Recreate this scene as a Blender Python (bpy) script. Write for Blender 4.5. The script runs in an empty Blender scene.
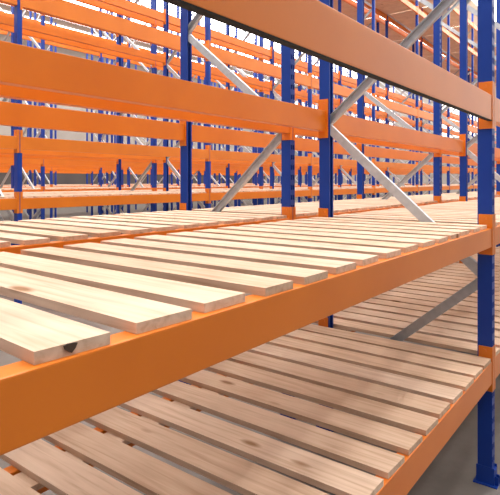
import bpy, bmesh, math, random
from mathutils import Vector, Matrix
random.seed(7)
SC = bpy.context.scene
COL = SC.collection

# ------------------------------------------------------------------ camera, world, exposure
FPX, YAW, HORIZON = 519.9, 0.6534, 180.56
CAM = (0.6888, -3.1172, 1.70)
cd = bpy.data.cameras.new('camera'); cam = bpy.data.objects.new('camera', cd); COL.objects.link(cam)
cam.location = CAM; cam.rotation_euler = (math.pi/2, 0, YAW)
cd.sensor_width = 36; cd.lens = FPX/500*36; cd.shift_y = -(247.5-HORIZON)/500
cd.clip_start = 0.02; cd.clip_end = 200
SC.camera = cam
SC.view_settings.view_transform = 'Standard'; SC.view_settings.look = 'None'
SC.view_settings.gamma = 1; SC.view_settings.use_curve_mapping = False
SC.view_settings.exposure = -0.95
w = bpy.data.worlds.new('world'); SC.world = w; w.use_nodes = True
w.node_tree.nodes['Background'].inputs[0].default_value = (.85, .92, 1, 1)
w.node_tree.nodes['Background'].inputs[1].default_value = 1.0
ROOF_FILL_EMIT = 14.0
WINDOW_EMIT = 5.0
SIDE_EMIT = 3.2

# ------------------------------------------------------------------ materials
def mat(name):
    m = bpy.data.materials.new(name); m.use_nodes = True
    nt = m.node_tree; return m, nt, nt.nodes['Principled BSDF']
def node(nt, t, **kw):
    n = nt.nodes.new(t)
    for k, v in kw.items(): setattr(n, k, v)
    return n
def ramp(nt, stops):
    r = node(nt, 'ShaderNodeValToRGB'); e = r.color_ramp.elements
    while len(e) < len(stops): e.new(.5)
    for q, (p, c) in zip(e, stops): q.position = p; q.color = (*c, 1)
    return r
def painted(name, a, b, rough, spec=.5, scale=3.0, bump=.03):
    m, nt, bs = mat(name); L = nt.links.new
    tc = node(nt, 'ShaderNodeTexCoord'); n = node(nt, 'ShaderNodeTexNoise'); n.inputs['Scale'].default_value = scale; n.inputs['Detail'].default_value = 6
    L(tc.outputs['Object'], n.inputs['Vector'])
    r = ramp(nt, [(.3, a), (.7, b)]); L(n.outputs['Fac'], r.inputs[0]); L(r.outputs[0], bs.inputs['Base Color'])
    bs.inputs['Roughness'].default_value = rough; bs.inputs['Specular IOR Level'].default_value = spec
    n2 = node(nt, 'ShaderNodeTexNoise'); n2.inputs['Scale'].default_value = 90; L(tc.outputs['Object'], n2.inputs['Vector'])
    bp = node(nt, 'ShaderNodeBump'); bp.inputs['Strength'].default_value = bump; bp.inputs['Distance'].default_value = .002
    L(n2.outputs['Fac'], bp.inputs['Height']); L(bp.outputs[0], bs.inputs['Normal'])
    return m
M = {}
M['orange'] = painted('orange_powder_coat', (.67, .165, .008), (.74, .195, .011), .36)
M['blue'] = painted('blue_powder_coat', (.005, .034, .25), (.007, .046, .31), .42, .3)
M['dark'] = painted('shade_black', (.008, .007, .006), (.012, .010, .008), .9)  # near-black colour standing in for shade under a beam
M['knot'] = painted('dark_knot', (.05, .03, .02), (.09, .05, .03), .8, scale=60)
m = painted('galvanised_steel', (.44, .47, .50), (.56, .58, .61), .42, scale=25); m.node_tree.nodes['Principled BSDF'].inputs['Metallic'].default_value = .35; M['galv'] = m
M['ceiling'] = painted('pale_roof_sheet', (.55, .52, .48), (.60, .57, .53), .7)
M['wall'] = painted('pale_wall_panel', (.27, .245, .22), (.33, .30, .27), .7, scale=.6)

M['darkpanel'] = painted('dark_brown_panel', (.06, .05, .05), (.09, .075, .07), .7, scale=.6)
M['greywall'] = painted('grey_wall_panel', (.24, .24, .25), (.28, .28, .29), .7, scale=.6)

def wood_mat():
    m, nt, bs = mat('pale_pine'); L = nt.links.new
    tc = node(nt, 'ShaderNodeTexCoord'); oi = node(nt, 'ShaderNodeObjectInfo')
    off = node(nt, 'ShaderNodeVectorMath', operation='SCALE'); L(tc.outputs['Object'], off.inputs[0]); off.inputs['Scale'].default_value = 1
    rv = node(nt, 'ShaderNodeMath', operation='MULTIPLY'); L(oi.outputs['Random'], rv.inputs[0]); rv.inputs[1].default_value = 57.0
    cb = node(nt, 'ShaderNodeCombineXYZ'); [L(rv.outputs[0], cb.inputs[i]) for i in range(3)]
    ad = node(nt, 'ShaderNodeVectorMath', operation='ADD'); L(tc.outputs['Object'], ad.inputs[0]); L(cb.outputs[0], ad.inputs[1])
    mp = node(nt, 'ShaderNodeMapping'); mp.inputs['Scale'].default_value = (1.3, 22, 22); L(ad.outputs[0], mp.inputs[0])
    n1 = node(nt, 'ShaderNodeTexNoise'); n1.inputs['Scale'].default_value = 2.2; n1.inputs['Detail'].default_value = 5; n1.inputs['Distortion'].default_value = .6; L(mp.outputs[0], n1.inputs['Vector'])
    r1 = ramp(nt, [(.30, (.57, .395, .278)), (.5, (.70, .522, .395)), (.72, (.78, .60, .47))]); L(n1.outputs['Fac'], r1.inputs[0])
    # sparse knots
    mk = node(nt, 'ShaderNodeMapping'); mk.inputs['Scale'].default_value = (2.2, 6, 6); L(ad.outputs[0], mk.inputs[0])
    vo = node(nt, 'ShaderNodeTexVoronoi'); vo.inputs['Scale'].default_value = 1.0; L(mk.outputs[0], vo.inputs['Vector'])
    rk = ramp(nt, [(.06, (1, 1, 1)), (.13, (0, 0, 0))]); L(vo.outputs['Distance'], rk.inputs[0])
    mx = node(nt, 'ShaderNodeMix', data_type='RGBA'); L(rk.outputs[0], mx.inputs['Factor']); L(r1.outputs[0], mx.inputs['A']); mx.inputs['B'].default_value = (.30, .16, .075, 1)
    # per-board tone
    r2 = ramp(nt, [(0, (.86, .80, .74)), (.5, (1, 1, 1)), (1, (1.0, .95, .88))]); L(oi.outputs['Random'], r2.inputs[0])
    mu = node(nt, 'ShaderNodeMix', data_type='RGBA', blend_type='MULTIPLY'); mu.inputs['Factor'].default_value = 1; L(mx.outputs['Result'], mu.inputs['A']); L(r2.outputs[0], mu.inputs['B'])
    # big worn patches
    n3 = node(nt, 'ShaderNodeTexNoise'); n3.inputs['Scale'].default_value = 3; L(ad.outputs[0], n3.inputs['Vector'])
    r3 = ramp(nt, [(.35, (.9, .87, .84)), (.65, (1, 1, 1))]); L(n3.outputs['Fac'], r3.inputs[0])
    m2 = node(nt, 'ShaderNodeMix', data_type='RGBA', blend_type='MULTIPLY'); m2.inputs['Factor'].default_value = 1; L(mu.outputs['Result'], m2.inputs['A']); L(r3.outputs[0], m2.inputs['B'])
    L(m2.outputs['Result'], bs.inputs['Base Color'])
    bs.inputs['Roughness'].default_value = .68; bs.inputs['Specular IOR Level'].default_value = .3
    bp = node(nt, 'ShaderNodeBump'); bp.inputs['Strength'].default_value = .15; bp.inputs['Distance'].default_value = .002
    L(n1.outputs['Fac'], bp.inputs['Height']); L(bp.outputs[0], bs.inputs['Normal'])
    return m
M['wood'] = wood_mat()

def floor_mat():
    m, nt, bs = mat('worn_concrete'); L = nt.links.new
    tc = node(nt, 'ShaderNodeTexCoord'); n = node(nt, 'ShaderNodeTexNoise'); n.inputs['Scale'].default_value = 2.5; n.inputs['Detail'].default_value = 9; n.inputs['Roughness'].default_value = .65
    L(tc.outputs['Object'], n.inputs['Vector'])
    r = ramp(nt, [(.3, (.13, .115, .10)), (.7, (.20, .18, .165))]); L(n.outputs['Fac'], r.inputs[0]); L(r.outputs[0], bs.inputs['Base Color'])
    bs.inputs['Roughness'].default_value = .45
    return m
M['floor'] = floor_mat()
def emit_mat(name, col, s):
    m = bpy.data.materials.new(name); m.use_nodes = True; nt = m.node_tree
    nt.nodes.remove(nt.nodes['Principled BSDF']); e = nt.nodes.new('ShaderNodeEmission')
    e.inputs[0].default_value = (*col, 1); e.inputs[1].default_value = s
    nt.links.new(e.outputs[0], nt.nodes['Material Output'].inputs[0]); return m
M['roof_fill'] = emit_mat('added_roof_light', (1, .97, .92), ROOF_FILL_EMIT)
M['side'] = emit_mat('added_side_light', (1, .98, .95), SIDE_EMIT)
M['light_panel'] = emit_mat('daylit_window_panel', (1, .98, .95), WINDOW_EMIT)

# ------------------------------------------------------------------ helpers
def bx(bm, x0, x1, y0, y1, z0, z1, mi=0):
    vs = [bm.verts.new((x, y, z)) for x in (x0, x1) for y in (y0, y1) for z in (z0, z1)]
    for q in ((0, 1, 3, 2), (4, 6, 7, 5), (0, 4, 5, 1), (2, 3, 7, 6), (0, 2, 6, 4), (1, 5, 7, 3)):
        f = bm.faces.new([vs[i] for i in q]); f.material_index = mi
def mesh(name, bm, mats, bevel=0):
    if bevel:
        bmesh.ops.bevel(bm, geom=[e for e in bm.edges], offset=bevel, segments=2, affect='EDGES', profile=.6)
    bmesh.ops.recalc_face_normals(bm, faces=bm.faces)
    me = bpy.data.meshes.new(name); bm.to_mesh(me); bm.free()
    for k in (mats if isinstance(mats, (list, tuple)) else [mats]): me.materials.append(M[k])
    return me
def put(name, me, parent=None, loc=(0, 0, 0), rz=0):
    o = bpy.data.objects.new(name, me); COL.objects.link(o); o.location = loc; o.rotation_euler = (0, 0, rz)
    if parent: o.parent = parent
    return o
def tag(o, label, cat, group=None, kind=None):
    if label: o['label'] = label
    if cat: o['category'] = cat
    if group: o['group'] = group
    if kind: o['kind'] = kind
    return o
def copy_tree(o, parent=None):
    c = o.copy(); COL.objects.link(c)
    if parent: c.parent = parent
    for ch in o.children:
        copy_tree(ch, c)
    return c
SN, CS = math.sin(YAW), math.cos(YAW)
def px(x, y, z):
    dx, dy = x-CAM[0], y-CAM[1]; Z = -SN*dx+CS*dy; X = CS*dx+SN*dy
    if Z < .25: return None
    return 250+FPX*X/Z, HORIZON-FPX*(z-CAM[2])/Z, Z
def extent(x0, x1, y0, y1, z0, z1, margin):
    """rough size in view of a box, for choosing which repeats get an object of their own"""
    inn = False; zs = []; us = []; vs = []
    n = 8
    for i in range(n+1):
        for x in (x0, x1):
            for z in (z0, z1):
                p = px(x, y0+(y1-y0)*i/n, z)
                if not p: continue
                if -margin < p[0] < 500+margin and -margin < p[1] < 495+margin: inn = True
                us.append(min(500, max(0, p[0]))); vs.append(min(495, max(0, p[1])))
    if not inn: return None
    return (max(us)-min(us)+.3)*(max(vs)-min(vs)+.3)
ORD = 'first second third fourth fifth sixth seventh eighth ninth tenth eleventh twelfth thirteenth fourteenth fifteenth sixteenth seventeenth eighteenth nineteenth twentieth'.split()

# ------------------------------------------------------------------ setting
X0, X1, Y0, Y1, ZC = -29.0, 7.0, -9.0, 38.0, 10.4
def slab(name, *a, m='wall', kind='structure'):
    bm = bmesh.new(); bx(bm, *a); o = put(name, mesh(name, bm, m)); o['kind'] = kind; return o
slab('floor', X0, X1, Y0, Y1, -.2, 0, m='floor')
slab('ceiling', X0, X1, Y0, Y1, ZC, ZC+.2, m='ceiling')
slab('wall_left', X0-.2, X0, Y0, Y1, 0, ZC)
slab('trim_1', X0+.001, X0+.06, Y0, Y1, 0, 2.7, m='darkpanel')
slab('wall_right', X1, X1+.2, Y0, Y1, 0, ZC, m='greywall')
slab('wall_far', X0, X1, Y1, Y1+.2, 0, ZC)
slab('wall_near', X0, X1, Y0-.2, Y0, 0, ZC, m='greywall')
k = 1
slab('light_panel_%d' % k, 4.9, 5.9, Y0+.6, Y1-.6, ZC-.06, ZC-.01, m='roof_fill'); k += 1  # narrow roof strip added to brighten the aisle-side faces
for i in range(12):
    x = 2.6-i*2.62
    slab('light_panel_%d' % k, x-.75, x+.75, Y0+.6, Y1-.6, ZC-.06, ZC-.01, m='roof_fill'); k += 1  # glowing roof strips added to light the shelves from above
for i in range(4):
    slab('light_panel_%d' % k, X1-.05, X1-.01, 12+i*6.4, 17.6+i*6.4, 3.2, 8.8, m='side'); k += 1  # unseen glowing panels added to put grazing highlights on the beams
for i in range(5):
    slab('light_panel_%d' % k, X0+2+i*7.2, X0+6+i*7.2, Y1-.05, Y1-.01, 5.0, 9.3, m='light_panel'); k += 1  # windows in the far wall

# ------------------------------------------------------------------ rack dimensions
BAY, PW, PD, DEPTH = 3.343, .058, .077, 1.10
CLEAR = BAY-PW
YC = PW/2                        # frame 0 stands at y = YC
ROWPITCH = 5.19
POST_H = 8.9
def post_mesh(holes):
    """open C-section, slotted face towards +x, from x=-PD to 0"""
    bm = bmesh.new(); t = .0045; h = PW/2
    bx(bm, -PD, 0, -h, -h+t, .006, POST_H); bx(bm, -PD, 0, h-t, h, .006, POST_H)
    bx(bm, -PD, -PD+t, -h+t, -h+.0125, .006, POST_H); bx(bm, -PD, -PD+t, h-.0125, h-t, .006, POST_H)
    if holes:
        for a, b in ((-h+t, -.0225), (-.0045, .0045), (.0225, h-t)): bx(bm, -t, 0, a, b, .006, POST_H)
        z = .05; bm_z = .006
        while z < POST_H-.06:
            for a, b in ((-.0225, -.0045), (.0045, .0225)): bx(bm, -t, 0, a, b, bm_z, z)
            bm_z = z+.034; z += .072
        for a, b in ((-.0225, -.0045), (.0045, .0225)): bx(bm, -t, 0, a, b, bm_z, POST_H)
    else:
        bx(bm, -t, 0, -h+t, h-t, .006, POST_H)
    return mesh('post', bm, 'blue')
def brace_bm(bm, p, q, wid=.054, dep=.030, mi=0, flip=1):
    """galvanised channel lying in the frame's plane between p=(x,z) and q"""
    d = Vector((q[0]-p[0], 0, q[1]-p[1])); L = d.length; d.normalize(); n = Vector((-d.z, 0, d.x)); yv = Vector((0, flip, 0))
    def part(a0, a1, b0, b1):
        vs = []
        for s in (0, L):
            for a in (a0, a1):
                for b in (b0, b1):
                    vs.append(bm.verts.new(Vector((p[0], 0, p[1]))+d*s+n*a+yv*b))
        for f in ((0, 1, 3, 2), (4, 6, 7, 5), (0, 4, 5, 1), (2, 3, 7, 6), (0, 2, 6, 4), (1, 5, 7, 3)):
            bm.faces.new([vs[i] for i in f]).material_index = mi
    w2, t = wid/2, .003
    part(-w2, w2, -dep/2, -dep/2+t); part(-w2, -w2+t, -dep/2+t, dep/2); part(w2-t, w2, -dep/2+t, dep/2)
def bolt_bm(p):
    bm = bmesh.new()
    bmesh.ops.create_cone(bm, cap_ends=True, segments=6, radius1=.009, radius2=.009, depth=.006,
                          matrix=Matrix.Translation((p[0], -.0165, p[1])) @ Matrix.Rotation(math.pi/2, 4, 'X'))
    return bm
def foot_mesh():
    bm = bmesh.new(); h = PW/2
    bx(bm, -PD-.02, .03, -h-.022, h+.022, 0, .006)
    bx(bm, -PD-.006, .012, -h-.006, -h-.001, .006, .10); bx(bm, -PD-.006, .012, h+.001, h+.006, .006, .10)
    bx(bm, .001, .012, -h-.001, h+.001, .006, .085)
    bx(bm, .010, .03, -.02, -.015, .006, .05); bx(bm, .010, .03, .015, .02, .006, .05)
    return mesh('foot_plate', bm, 'blue')
HX = DEPTH/2
NODES = [(-1, .28), (1, 1.15), (-1, 2.08), (1, 2.93), (-1, 3.80), (1, 4.66), (-1, 5.53), (1, 6.40), (-1, 7.27), (1, 8.14)]
def node_xz(n): return (n[0]*(HX-.038), n[1])
ME_POST_H, ME_POST, ME_FOOT = post_mesh(True), post_mesh(False), foot_mesh()
ME_BRACE = []
ME_BOLT = []
for i, (a, b) in enumerate(zip(NODES, NODES[1:])):
    bm = bmesh.new(); brace_bm(bm, node_xz(a), node_xz(b), flip=1 if i % 2 else -1); ME_BRACE.append(mesh('diagonal_brace', bm, 'galv'))
    ME_BOLT.append([mesh('bolt', bolt_bm(node_xz(n)), 'galv') for n in (a, b)])
def make_frame(holes):
    r = put('upright_frame', None)
    for s in (1, -1):
        put('post', ME_POST_H if holes else ME_POST, r, (s*HX, 0, 0), 0 if s == 1 else math.pi)
        put('foot_plate', ME_FOOT, r, (s*HX, 0, 0), 0 if s == 1 else math.pi)
    for i, me in enumerate(ME_BRACE):
        b = put('diagonal_brace', me, r)
        if holes and i < 4:
            for q in ME_BOLT[i]: put('bolt', q, b)
    return r
def far_frame_mesh():
    bm = bmesh.new(); h = PW/2
    for s in (1, -1):
        x0, x1 = sorted((s*(HX-PD), s*HX))
        bx(bm, x0, x1, -h, h, 0, POST_H)
    for a, b in zip(NODES, NODES[1:]): brace_bm(bm, node_xz(a), node_xz(b), mi=1)
    return mesh('upright_frame', bm, ['blue', 'galv'])
ME_FAR = far_frame_mesh()

def beam_mesh(h, th=.05):
    """box beam, top at z=0, outer face at x=0, length along y from 0"""
    bm = bmesh.new(); e = .0065
    bx(bm, -th, 0, e, CLEAR-e, -h, 0); return mesh('load_beam', bm, 'orange', bevel=.003)
def connector_mesh(h):
    bm = bmesh.new(); up, dn = .078, h+.045
    e0, e1 = .0015, .0060
    bx(bm, -.070, .0035, e0, e1, -dn, up)                 # plate on the post's inner side
    bx(bm, .0008, .0035, -.024, e0, -dn, up)              # lip round the post's face
    bx(bm, -.045, -.030, e1, e1+.003, up-.03, up-.015)    # safety clip head
    return mesh('end_connector', bm, 'orange')
def mirror_y(me, name):
    c = me.copy(); c.name = name
    bm = bmesh.new(); bm.from_mesh(c)
    for v in bm.verts: v.co.y = CLEAR-v.co.y
    bmesh.ops.reverse_faces(bm, faces=bm.faces); bm.to_mesh(c); bm.free(); return c
BEAMS = {}
def beam_proto(h):
    if h not in BEAMS:
        c = connector_mesh(h); BEAMS[h] = (beam_mesh(h), c, mirror_y(c, 'end_connector'))
    return BEAMS[h]

def slat_mesh(L, wd, th, seed):
    r = random.Random(seed); bm = bmesh.new(); n = 8
    bow = r.uniform(-.0015, .0015); sk0, sk1 = r.uniform(-.004, .004), r.uniform(-.004, .004)
    rings = []
    for i in range(n+1):
        t = i/n; x = -L*t
        dz = 0; dy = bow*4*t*(1-t)
        ring = []
        for (y, z) in ((0, 0), (wd, 0), (wd, th), (0, th)):
            xx = x + (sk0*(y/wd-.5) if i == 0 else sk1*(y/wd-.5) if i == n else 0)
            ring.append(bm.verts.new((xx, y-wd/2+dy, z+dz)))
        rings.append(ring)
    for a, b in zip(rings, rings[1:]):
        for j in range(4):
            bm.faces.new((a[j], a[(j+1) % 4], b[(j+1) % 4], b[j]))
    bm.faces.new(rings[0]); bm.faces.new(rings[-1][::-1])
    sharp = [e for e in bm.edges if len(e.link_faces) == 2 and e.calc_face_angle(0) > .6]
    bmesh.ops.bevel(bm, geom=sharp, offset=.0022, segments=2, affect='EDGES')
    return mesh('shelf_slat', bm, 'wood')
SLAT_T = .0195
SLATS = [slat_mesh(1.072+.004*(i % 3), wd, SLAT_T, i) for i, wd in enumerate((.128, .124, .130, .120, .127, .113))]

LOWSLATS = [slat_mesh(1.205+.005*(i % 3), wd, .0215, 20+i) for i, wd in enumerate((.143, .139, .145, .137, .142, .140))]
# ------------------------------------------------------------------ what stands where
# rack: outer aisle side and orientation; racks 1,2 back to back, then 3,4 across the aisle, ...
GAP = .235
racks = []
for row in range(5):
    xf = -ROWPITCH*row
    racks.append((row, 0, xf)); racks.append((row, 1, xf-DEPTH-GAP))
RNAME = ['nearest rack', 'second rack', 'third rack', 'fourth rack', 'fifth rack', 'sixth rack', 'seventh rack', 'eighth rack', 'ninth rack', 'tenth rack']
NEARLV = [(.694, .125, 'lower shelf'), (1.4335, .103, 'middle shelf'), (2.175, .140, 'open level above head height')]
FARLV = [(.130, 'shelf level'), (.15, 'first level above shelf'), (.16, 'second level above shelf'), (.15, 'third level above shelf'),
         (.15, 'fourth level above shelf'), (.15, 'fifth level above shelf'), (.15, 'sixth level above shelf')]
FARTOPS = {1: [1.49, 2.22, 3.99, 4.72, 7.24, 8.35], 2: [1.49, 2.22, 3.35, 5.70],
           3: [1.49, 2.22, 3.95, 5.60], 4: [1.49, 2.22, 4.55, 6.60]}
beam_specs, slat_specs, frames = [], [], set()
for ri, (row, back, xf) in enumerate(racks):
    lv = NEARLV if row == 0 else [(t, .23 if row == 1 and i == 2 else h, n) for i, (t, (h, n)) in enumerate(zip(FARTOPS[row], FARLV))]
    for bay in range(-2, 10):
        y0 = YC-BAY+PW/2+bay*BAY+.07*row          # clear span start of this bay (bay 0 is the near one)
        if row == 0 and bay < 0: continue
        any_in = False
        for li, (zt, h, ln) in enumerate(lv):
            if row == 0 and back and li == 0: continue
            if row == 0 and bay > 6: continue
            for side in (0, 1):           # 0 = nearer the camera's aisle (+x side)
                x = xf if side == 0 else xf-DEPTH
                e = extent(xf-DEPTH, xf, y0, y0+CLEAR, zt-h, zt, 60)
                if e is None: continue
                e = extent(x-.03, x+.03, y0, y0+CLEAR, zt-h, zt, 500)
                any_in = True
                slim = row == 1 and li == 2 and (back or side)
                beam_specs.append((e or 0, ri, bay, li, side, x, y0, zt-.05 if slim else zt, .11 if slim else h))
            deck = (row == 0 and li < 2) or (row > 0 and li == 0) or (row == 1 and li > 3)
            if deck:
                near = row == 0
                for i in range(18):
                    y = y0+.022+.1825*i*(CLEAR-.05)/(.1825*17+.128)+.064
                    e = extent(xf-DEPTH, xf, y-.06, y+.06, zt, zt+.02, 40)
                    if e is None: continue
                    if row > 0 and li > 0: e *= .01
                    slat_specs.append((e, ri, bay, li, i, xf, y, zt))
        if any_in: frames.add((ri, bay)); frames.add((ri, bay+1))

# frames and bays are counted from the first one the photograph shows of each rack
FIRST = {}
for ri, (row, back, xf) in enumerate(racks):
    for fi in range(-2, 11):
        p = px(xf-DEPTH if back else xf, YC-BAY+fi*BAY+.07*row, 1.8)
        if p and -4 < p[0] < 500: FIRST[ri] = fi; break
def count(n): return ORD[n] if n >= 0 else 'out-of-frame'+('' if n == -1 else ' outer'*(-n-1))
BAYN = lambda ri, bay: count(bay-FIRST[ri]+1)
# ------------------------------------------------------------------ upright frames
proto = {}
for ri, fi in sorted(frames):
    row, back, xf = racks[ri]
    y = YC-BAY+fi*BAY+.07*row; x = xf-HX; rz = math.pi if back else 0
    if row < 2:
        key = row == 0
        if key not in proto: o = proto[key] = make_frame(key)
        else: o = copy_tree(proto[key])
        o.location = (x, y, 0); o.rotation_euler = (0, 0, rz)
    else:
        o = put('upright_frame', ME_FAR, None, (x, y, 0), rz)
    which = count(fi-FIRST[ri])
    if ri == 0 and fi == 1: lab = 'blue slotted upright frame standing at the right edge with pale grey diagonal braces'
    elif ri == 1 and fi == 1: lab = 'blue upright frame with grey braces directly behind the right-hand front frame, back to back'
    else: lab = 'blue upright frame with diagonal grey braces, %s frame along the %s' % (which, RNAME[ri])
    tag(o, lab, 'rack frame', 'upright frames of the racks')

# ------------------------------------------------------------------ load beams
beam_specs.sort(key=lambda s: -s[0])
rest = bmesh.new()
bproto = {}
for k, (e, ri, bay, li, side, x, y0, zt, h) in enumerate(beam_specs):
    row, back, xf = racks[ri]
    if k >= 300:
        a, b = (x-.05, x) if side == 0 else (x, x+.05)
        bx(rest, a, b, y0+.004, y0+CLEAR-.004, zt-h, zt); continue
    if h not in bproto:
        bm_, c1, c2 = beam_proto(h)
        o = put('load_beam', bm_); put('end_connector', c1, o); put('end_connector', c2, o); bproto[h] = o
    else:
        o = copy_tree(bproto[h])
    if side == 0: o.location = (x, y0, zt); o.rotation_euler = (0, 0, 0)
    else: o.location = (x, y0+CLEAR, zt); o.rotation_euler = (0, 0, math.pi)
    sd = 'front' if side == 0 else 'rear'
    lab = 'orange beam, %s of %s, %s, %s bay' % (sd, RNAME[ri], (NEARLV if row == 0 else FARLV)[li][-1], BAYN(ri, bay))
    tag(o, lab, 'beam', 'orange load beams on the racks', 'thing')
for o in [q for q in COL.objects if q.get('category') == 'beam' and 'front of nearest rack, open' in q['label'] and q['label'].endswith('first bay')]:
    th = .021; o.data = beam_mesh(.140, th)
    bm = bmesh.new(); bx(bm, -th, .0005, .008, CLEAR-.008, -.144, -.1395)  # dark strip painted in for the shaded underside of the top beam
    put('shade_strip', mesh('shade_strip', bm, 'dark'), o)['label'] = 'black strip painting the shade along the beam underside'
if len(rest.verts):
    o = put('distant_load_beam', mesh('distant_load_beam', rest, 'orange'))
    tag(o, 'orange load beams of the farthest racks seen small between the blue posts', 'beams', None, 'stuff')

# ------------------------------------------------------------------ battens under the lower shelves' slats
bm = bmesh.new(); bx(bm, -.055, .055, 0, CLEAR-.012, -.0225, 0); ME_BATTEN = mesh('deck_batten', bm, 'wood', bevel=.002)
for bay, nm in ((0, 'nearest bay'), (1, 'second bay')):
    o = put('deck_batten', ME_BATTEN, None, (-DEPTH+.125, YC-BAY+PW/2+bay*BAY+.006, .694))
    tag(o, 'wooden batten under the rear slat ends, nearest rack, lower shelf, %s' % nm, 'batten', 'battens under the lower slats')

# ------------------------------------------------------------------ slats
slat_specs.sort(key=lambda s: -s[0])
rest = bmesh.new()
NEAR = {0: -2.832, 1: -2.648, 2: -2.4575, 3: -2.281, 4: -2.0925, 5: -1.92}     # the big boards by the camera, as they lie
rnd = random.Random(3)
for k, (e, ri, bay, li, i, xf, y, zt) in enumerate(slat_specs):
    row, back, _ = racks[ri]
    if k >= 300:
        hw = .0895 if li > 0 else .062
        ya = YC-BAY+PW/2+bay*BAY+.07*row+.008
        bx(rest, xf-1.088, xf-.012, max(y-hw, ya), min(y+hw, ya+CLEAR-.016), zt+.0004, zt+SLAT_T); continue
    v = rnd.randrange(6)
    jx, jy, ja = rnd.uniform(-.006, .006), rnd.uniform(-.006, .006), rnd.uniform(-.004, .004)
    o = put('shelf_slat', (LOWSLATS if row == 0 and li == 0 else SLATS)[v], None, (xf-(.004 if row == 0 and li == 0 else .014)+jx*(.5 if li == 0 else 1), y+jy, zt+.0004), ja)
    if ri == 0 and bay == 0 and li == 1 and 1 < i < 8: o.location.y = NEAR[i-2]; o.rotation_euler.z = (-.046, -.042, -.026, -.012, -.006, -.002)[i-2]; o.data = SLATS[(0, 0, 2, 0, 5, 3)[i-2]]; o.location.x = xf-.010+jx
    lv = (NEARLV if row == 0 else FARLV)[li][-1]
    if ri == 0 and bay == 0 and li == 1:
        lab = 'pale slat on the nearest middle shelf, %s from the right-hand blue post' % ORD[17-i]
    elif ri == 0 and bay == 0:
        lab = 'wooden slat on the nearest lower shelf, %s from the right-hand blue post' % ORD[17-i]
    else:
        lab = 'pale wooden slat, %s, %s, %s bay, %s from its near end' % (RNAME[ri], lv, BAYN(ri, bay), ORD[i])
    tag(o, lab, 'slat', 'wooden slats decking the racks')
    if ri == 0 and bay == 0 and li == 1: o['slot'] = i
near = {o['slot']: o for o in COL.objects if 'slot' in o}
for o in near.values(): del o['slot']
bm = bmesh.new()                                   # dark triangular knot in the end grain of the biggest board
c = [(-.011, .017), (-.004, .0185), (.006, .0180), (.012, .0165), (.008, .009), (.002, .0035), (-.003, .006), (-.009, .011)]
f0 = [bm.verts.new((.0012, y-.0, z)) for y, z in c]; f1 = [bm.verts.new((-.002, y, z)) for y, z in c]
bm.faces.new(f0); bm.faces.new(f1[::-1])
for i in range(len(c)): bm.faces.new((f0[i], f1[i], f1[(i+1) % len(c)], f0[(i+1) % len(c)]))
kn = put('knot', mesh('knot', bm, 'knot'), near[3], (.0015, -.008, .0008)); kn['label'] = 'dark knot in the end grain'
near[3]['label'] = 'broad pale slat nearest the camera with a dark knot in its end, middle shelf'
if len(rest.verts):
    o = put('distant_shelf_slats', mesh('distant_shelf_slats', rest, 'wood'))
    tag(o, 'wooden slat decking of the farther racks and their high shelves', 'slats', None, 'stuff')
print('COUNT', len(beam_specs), len(slat_specs), len(frames))
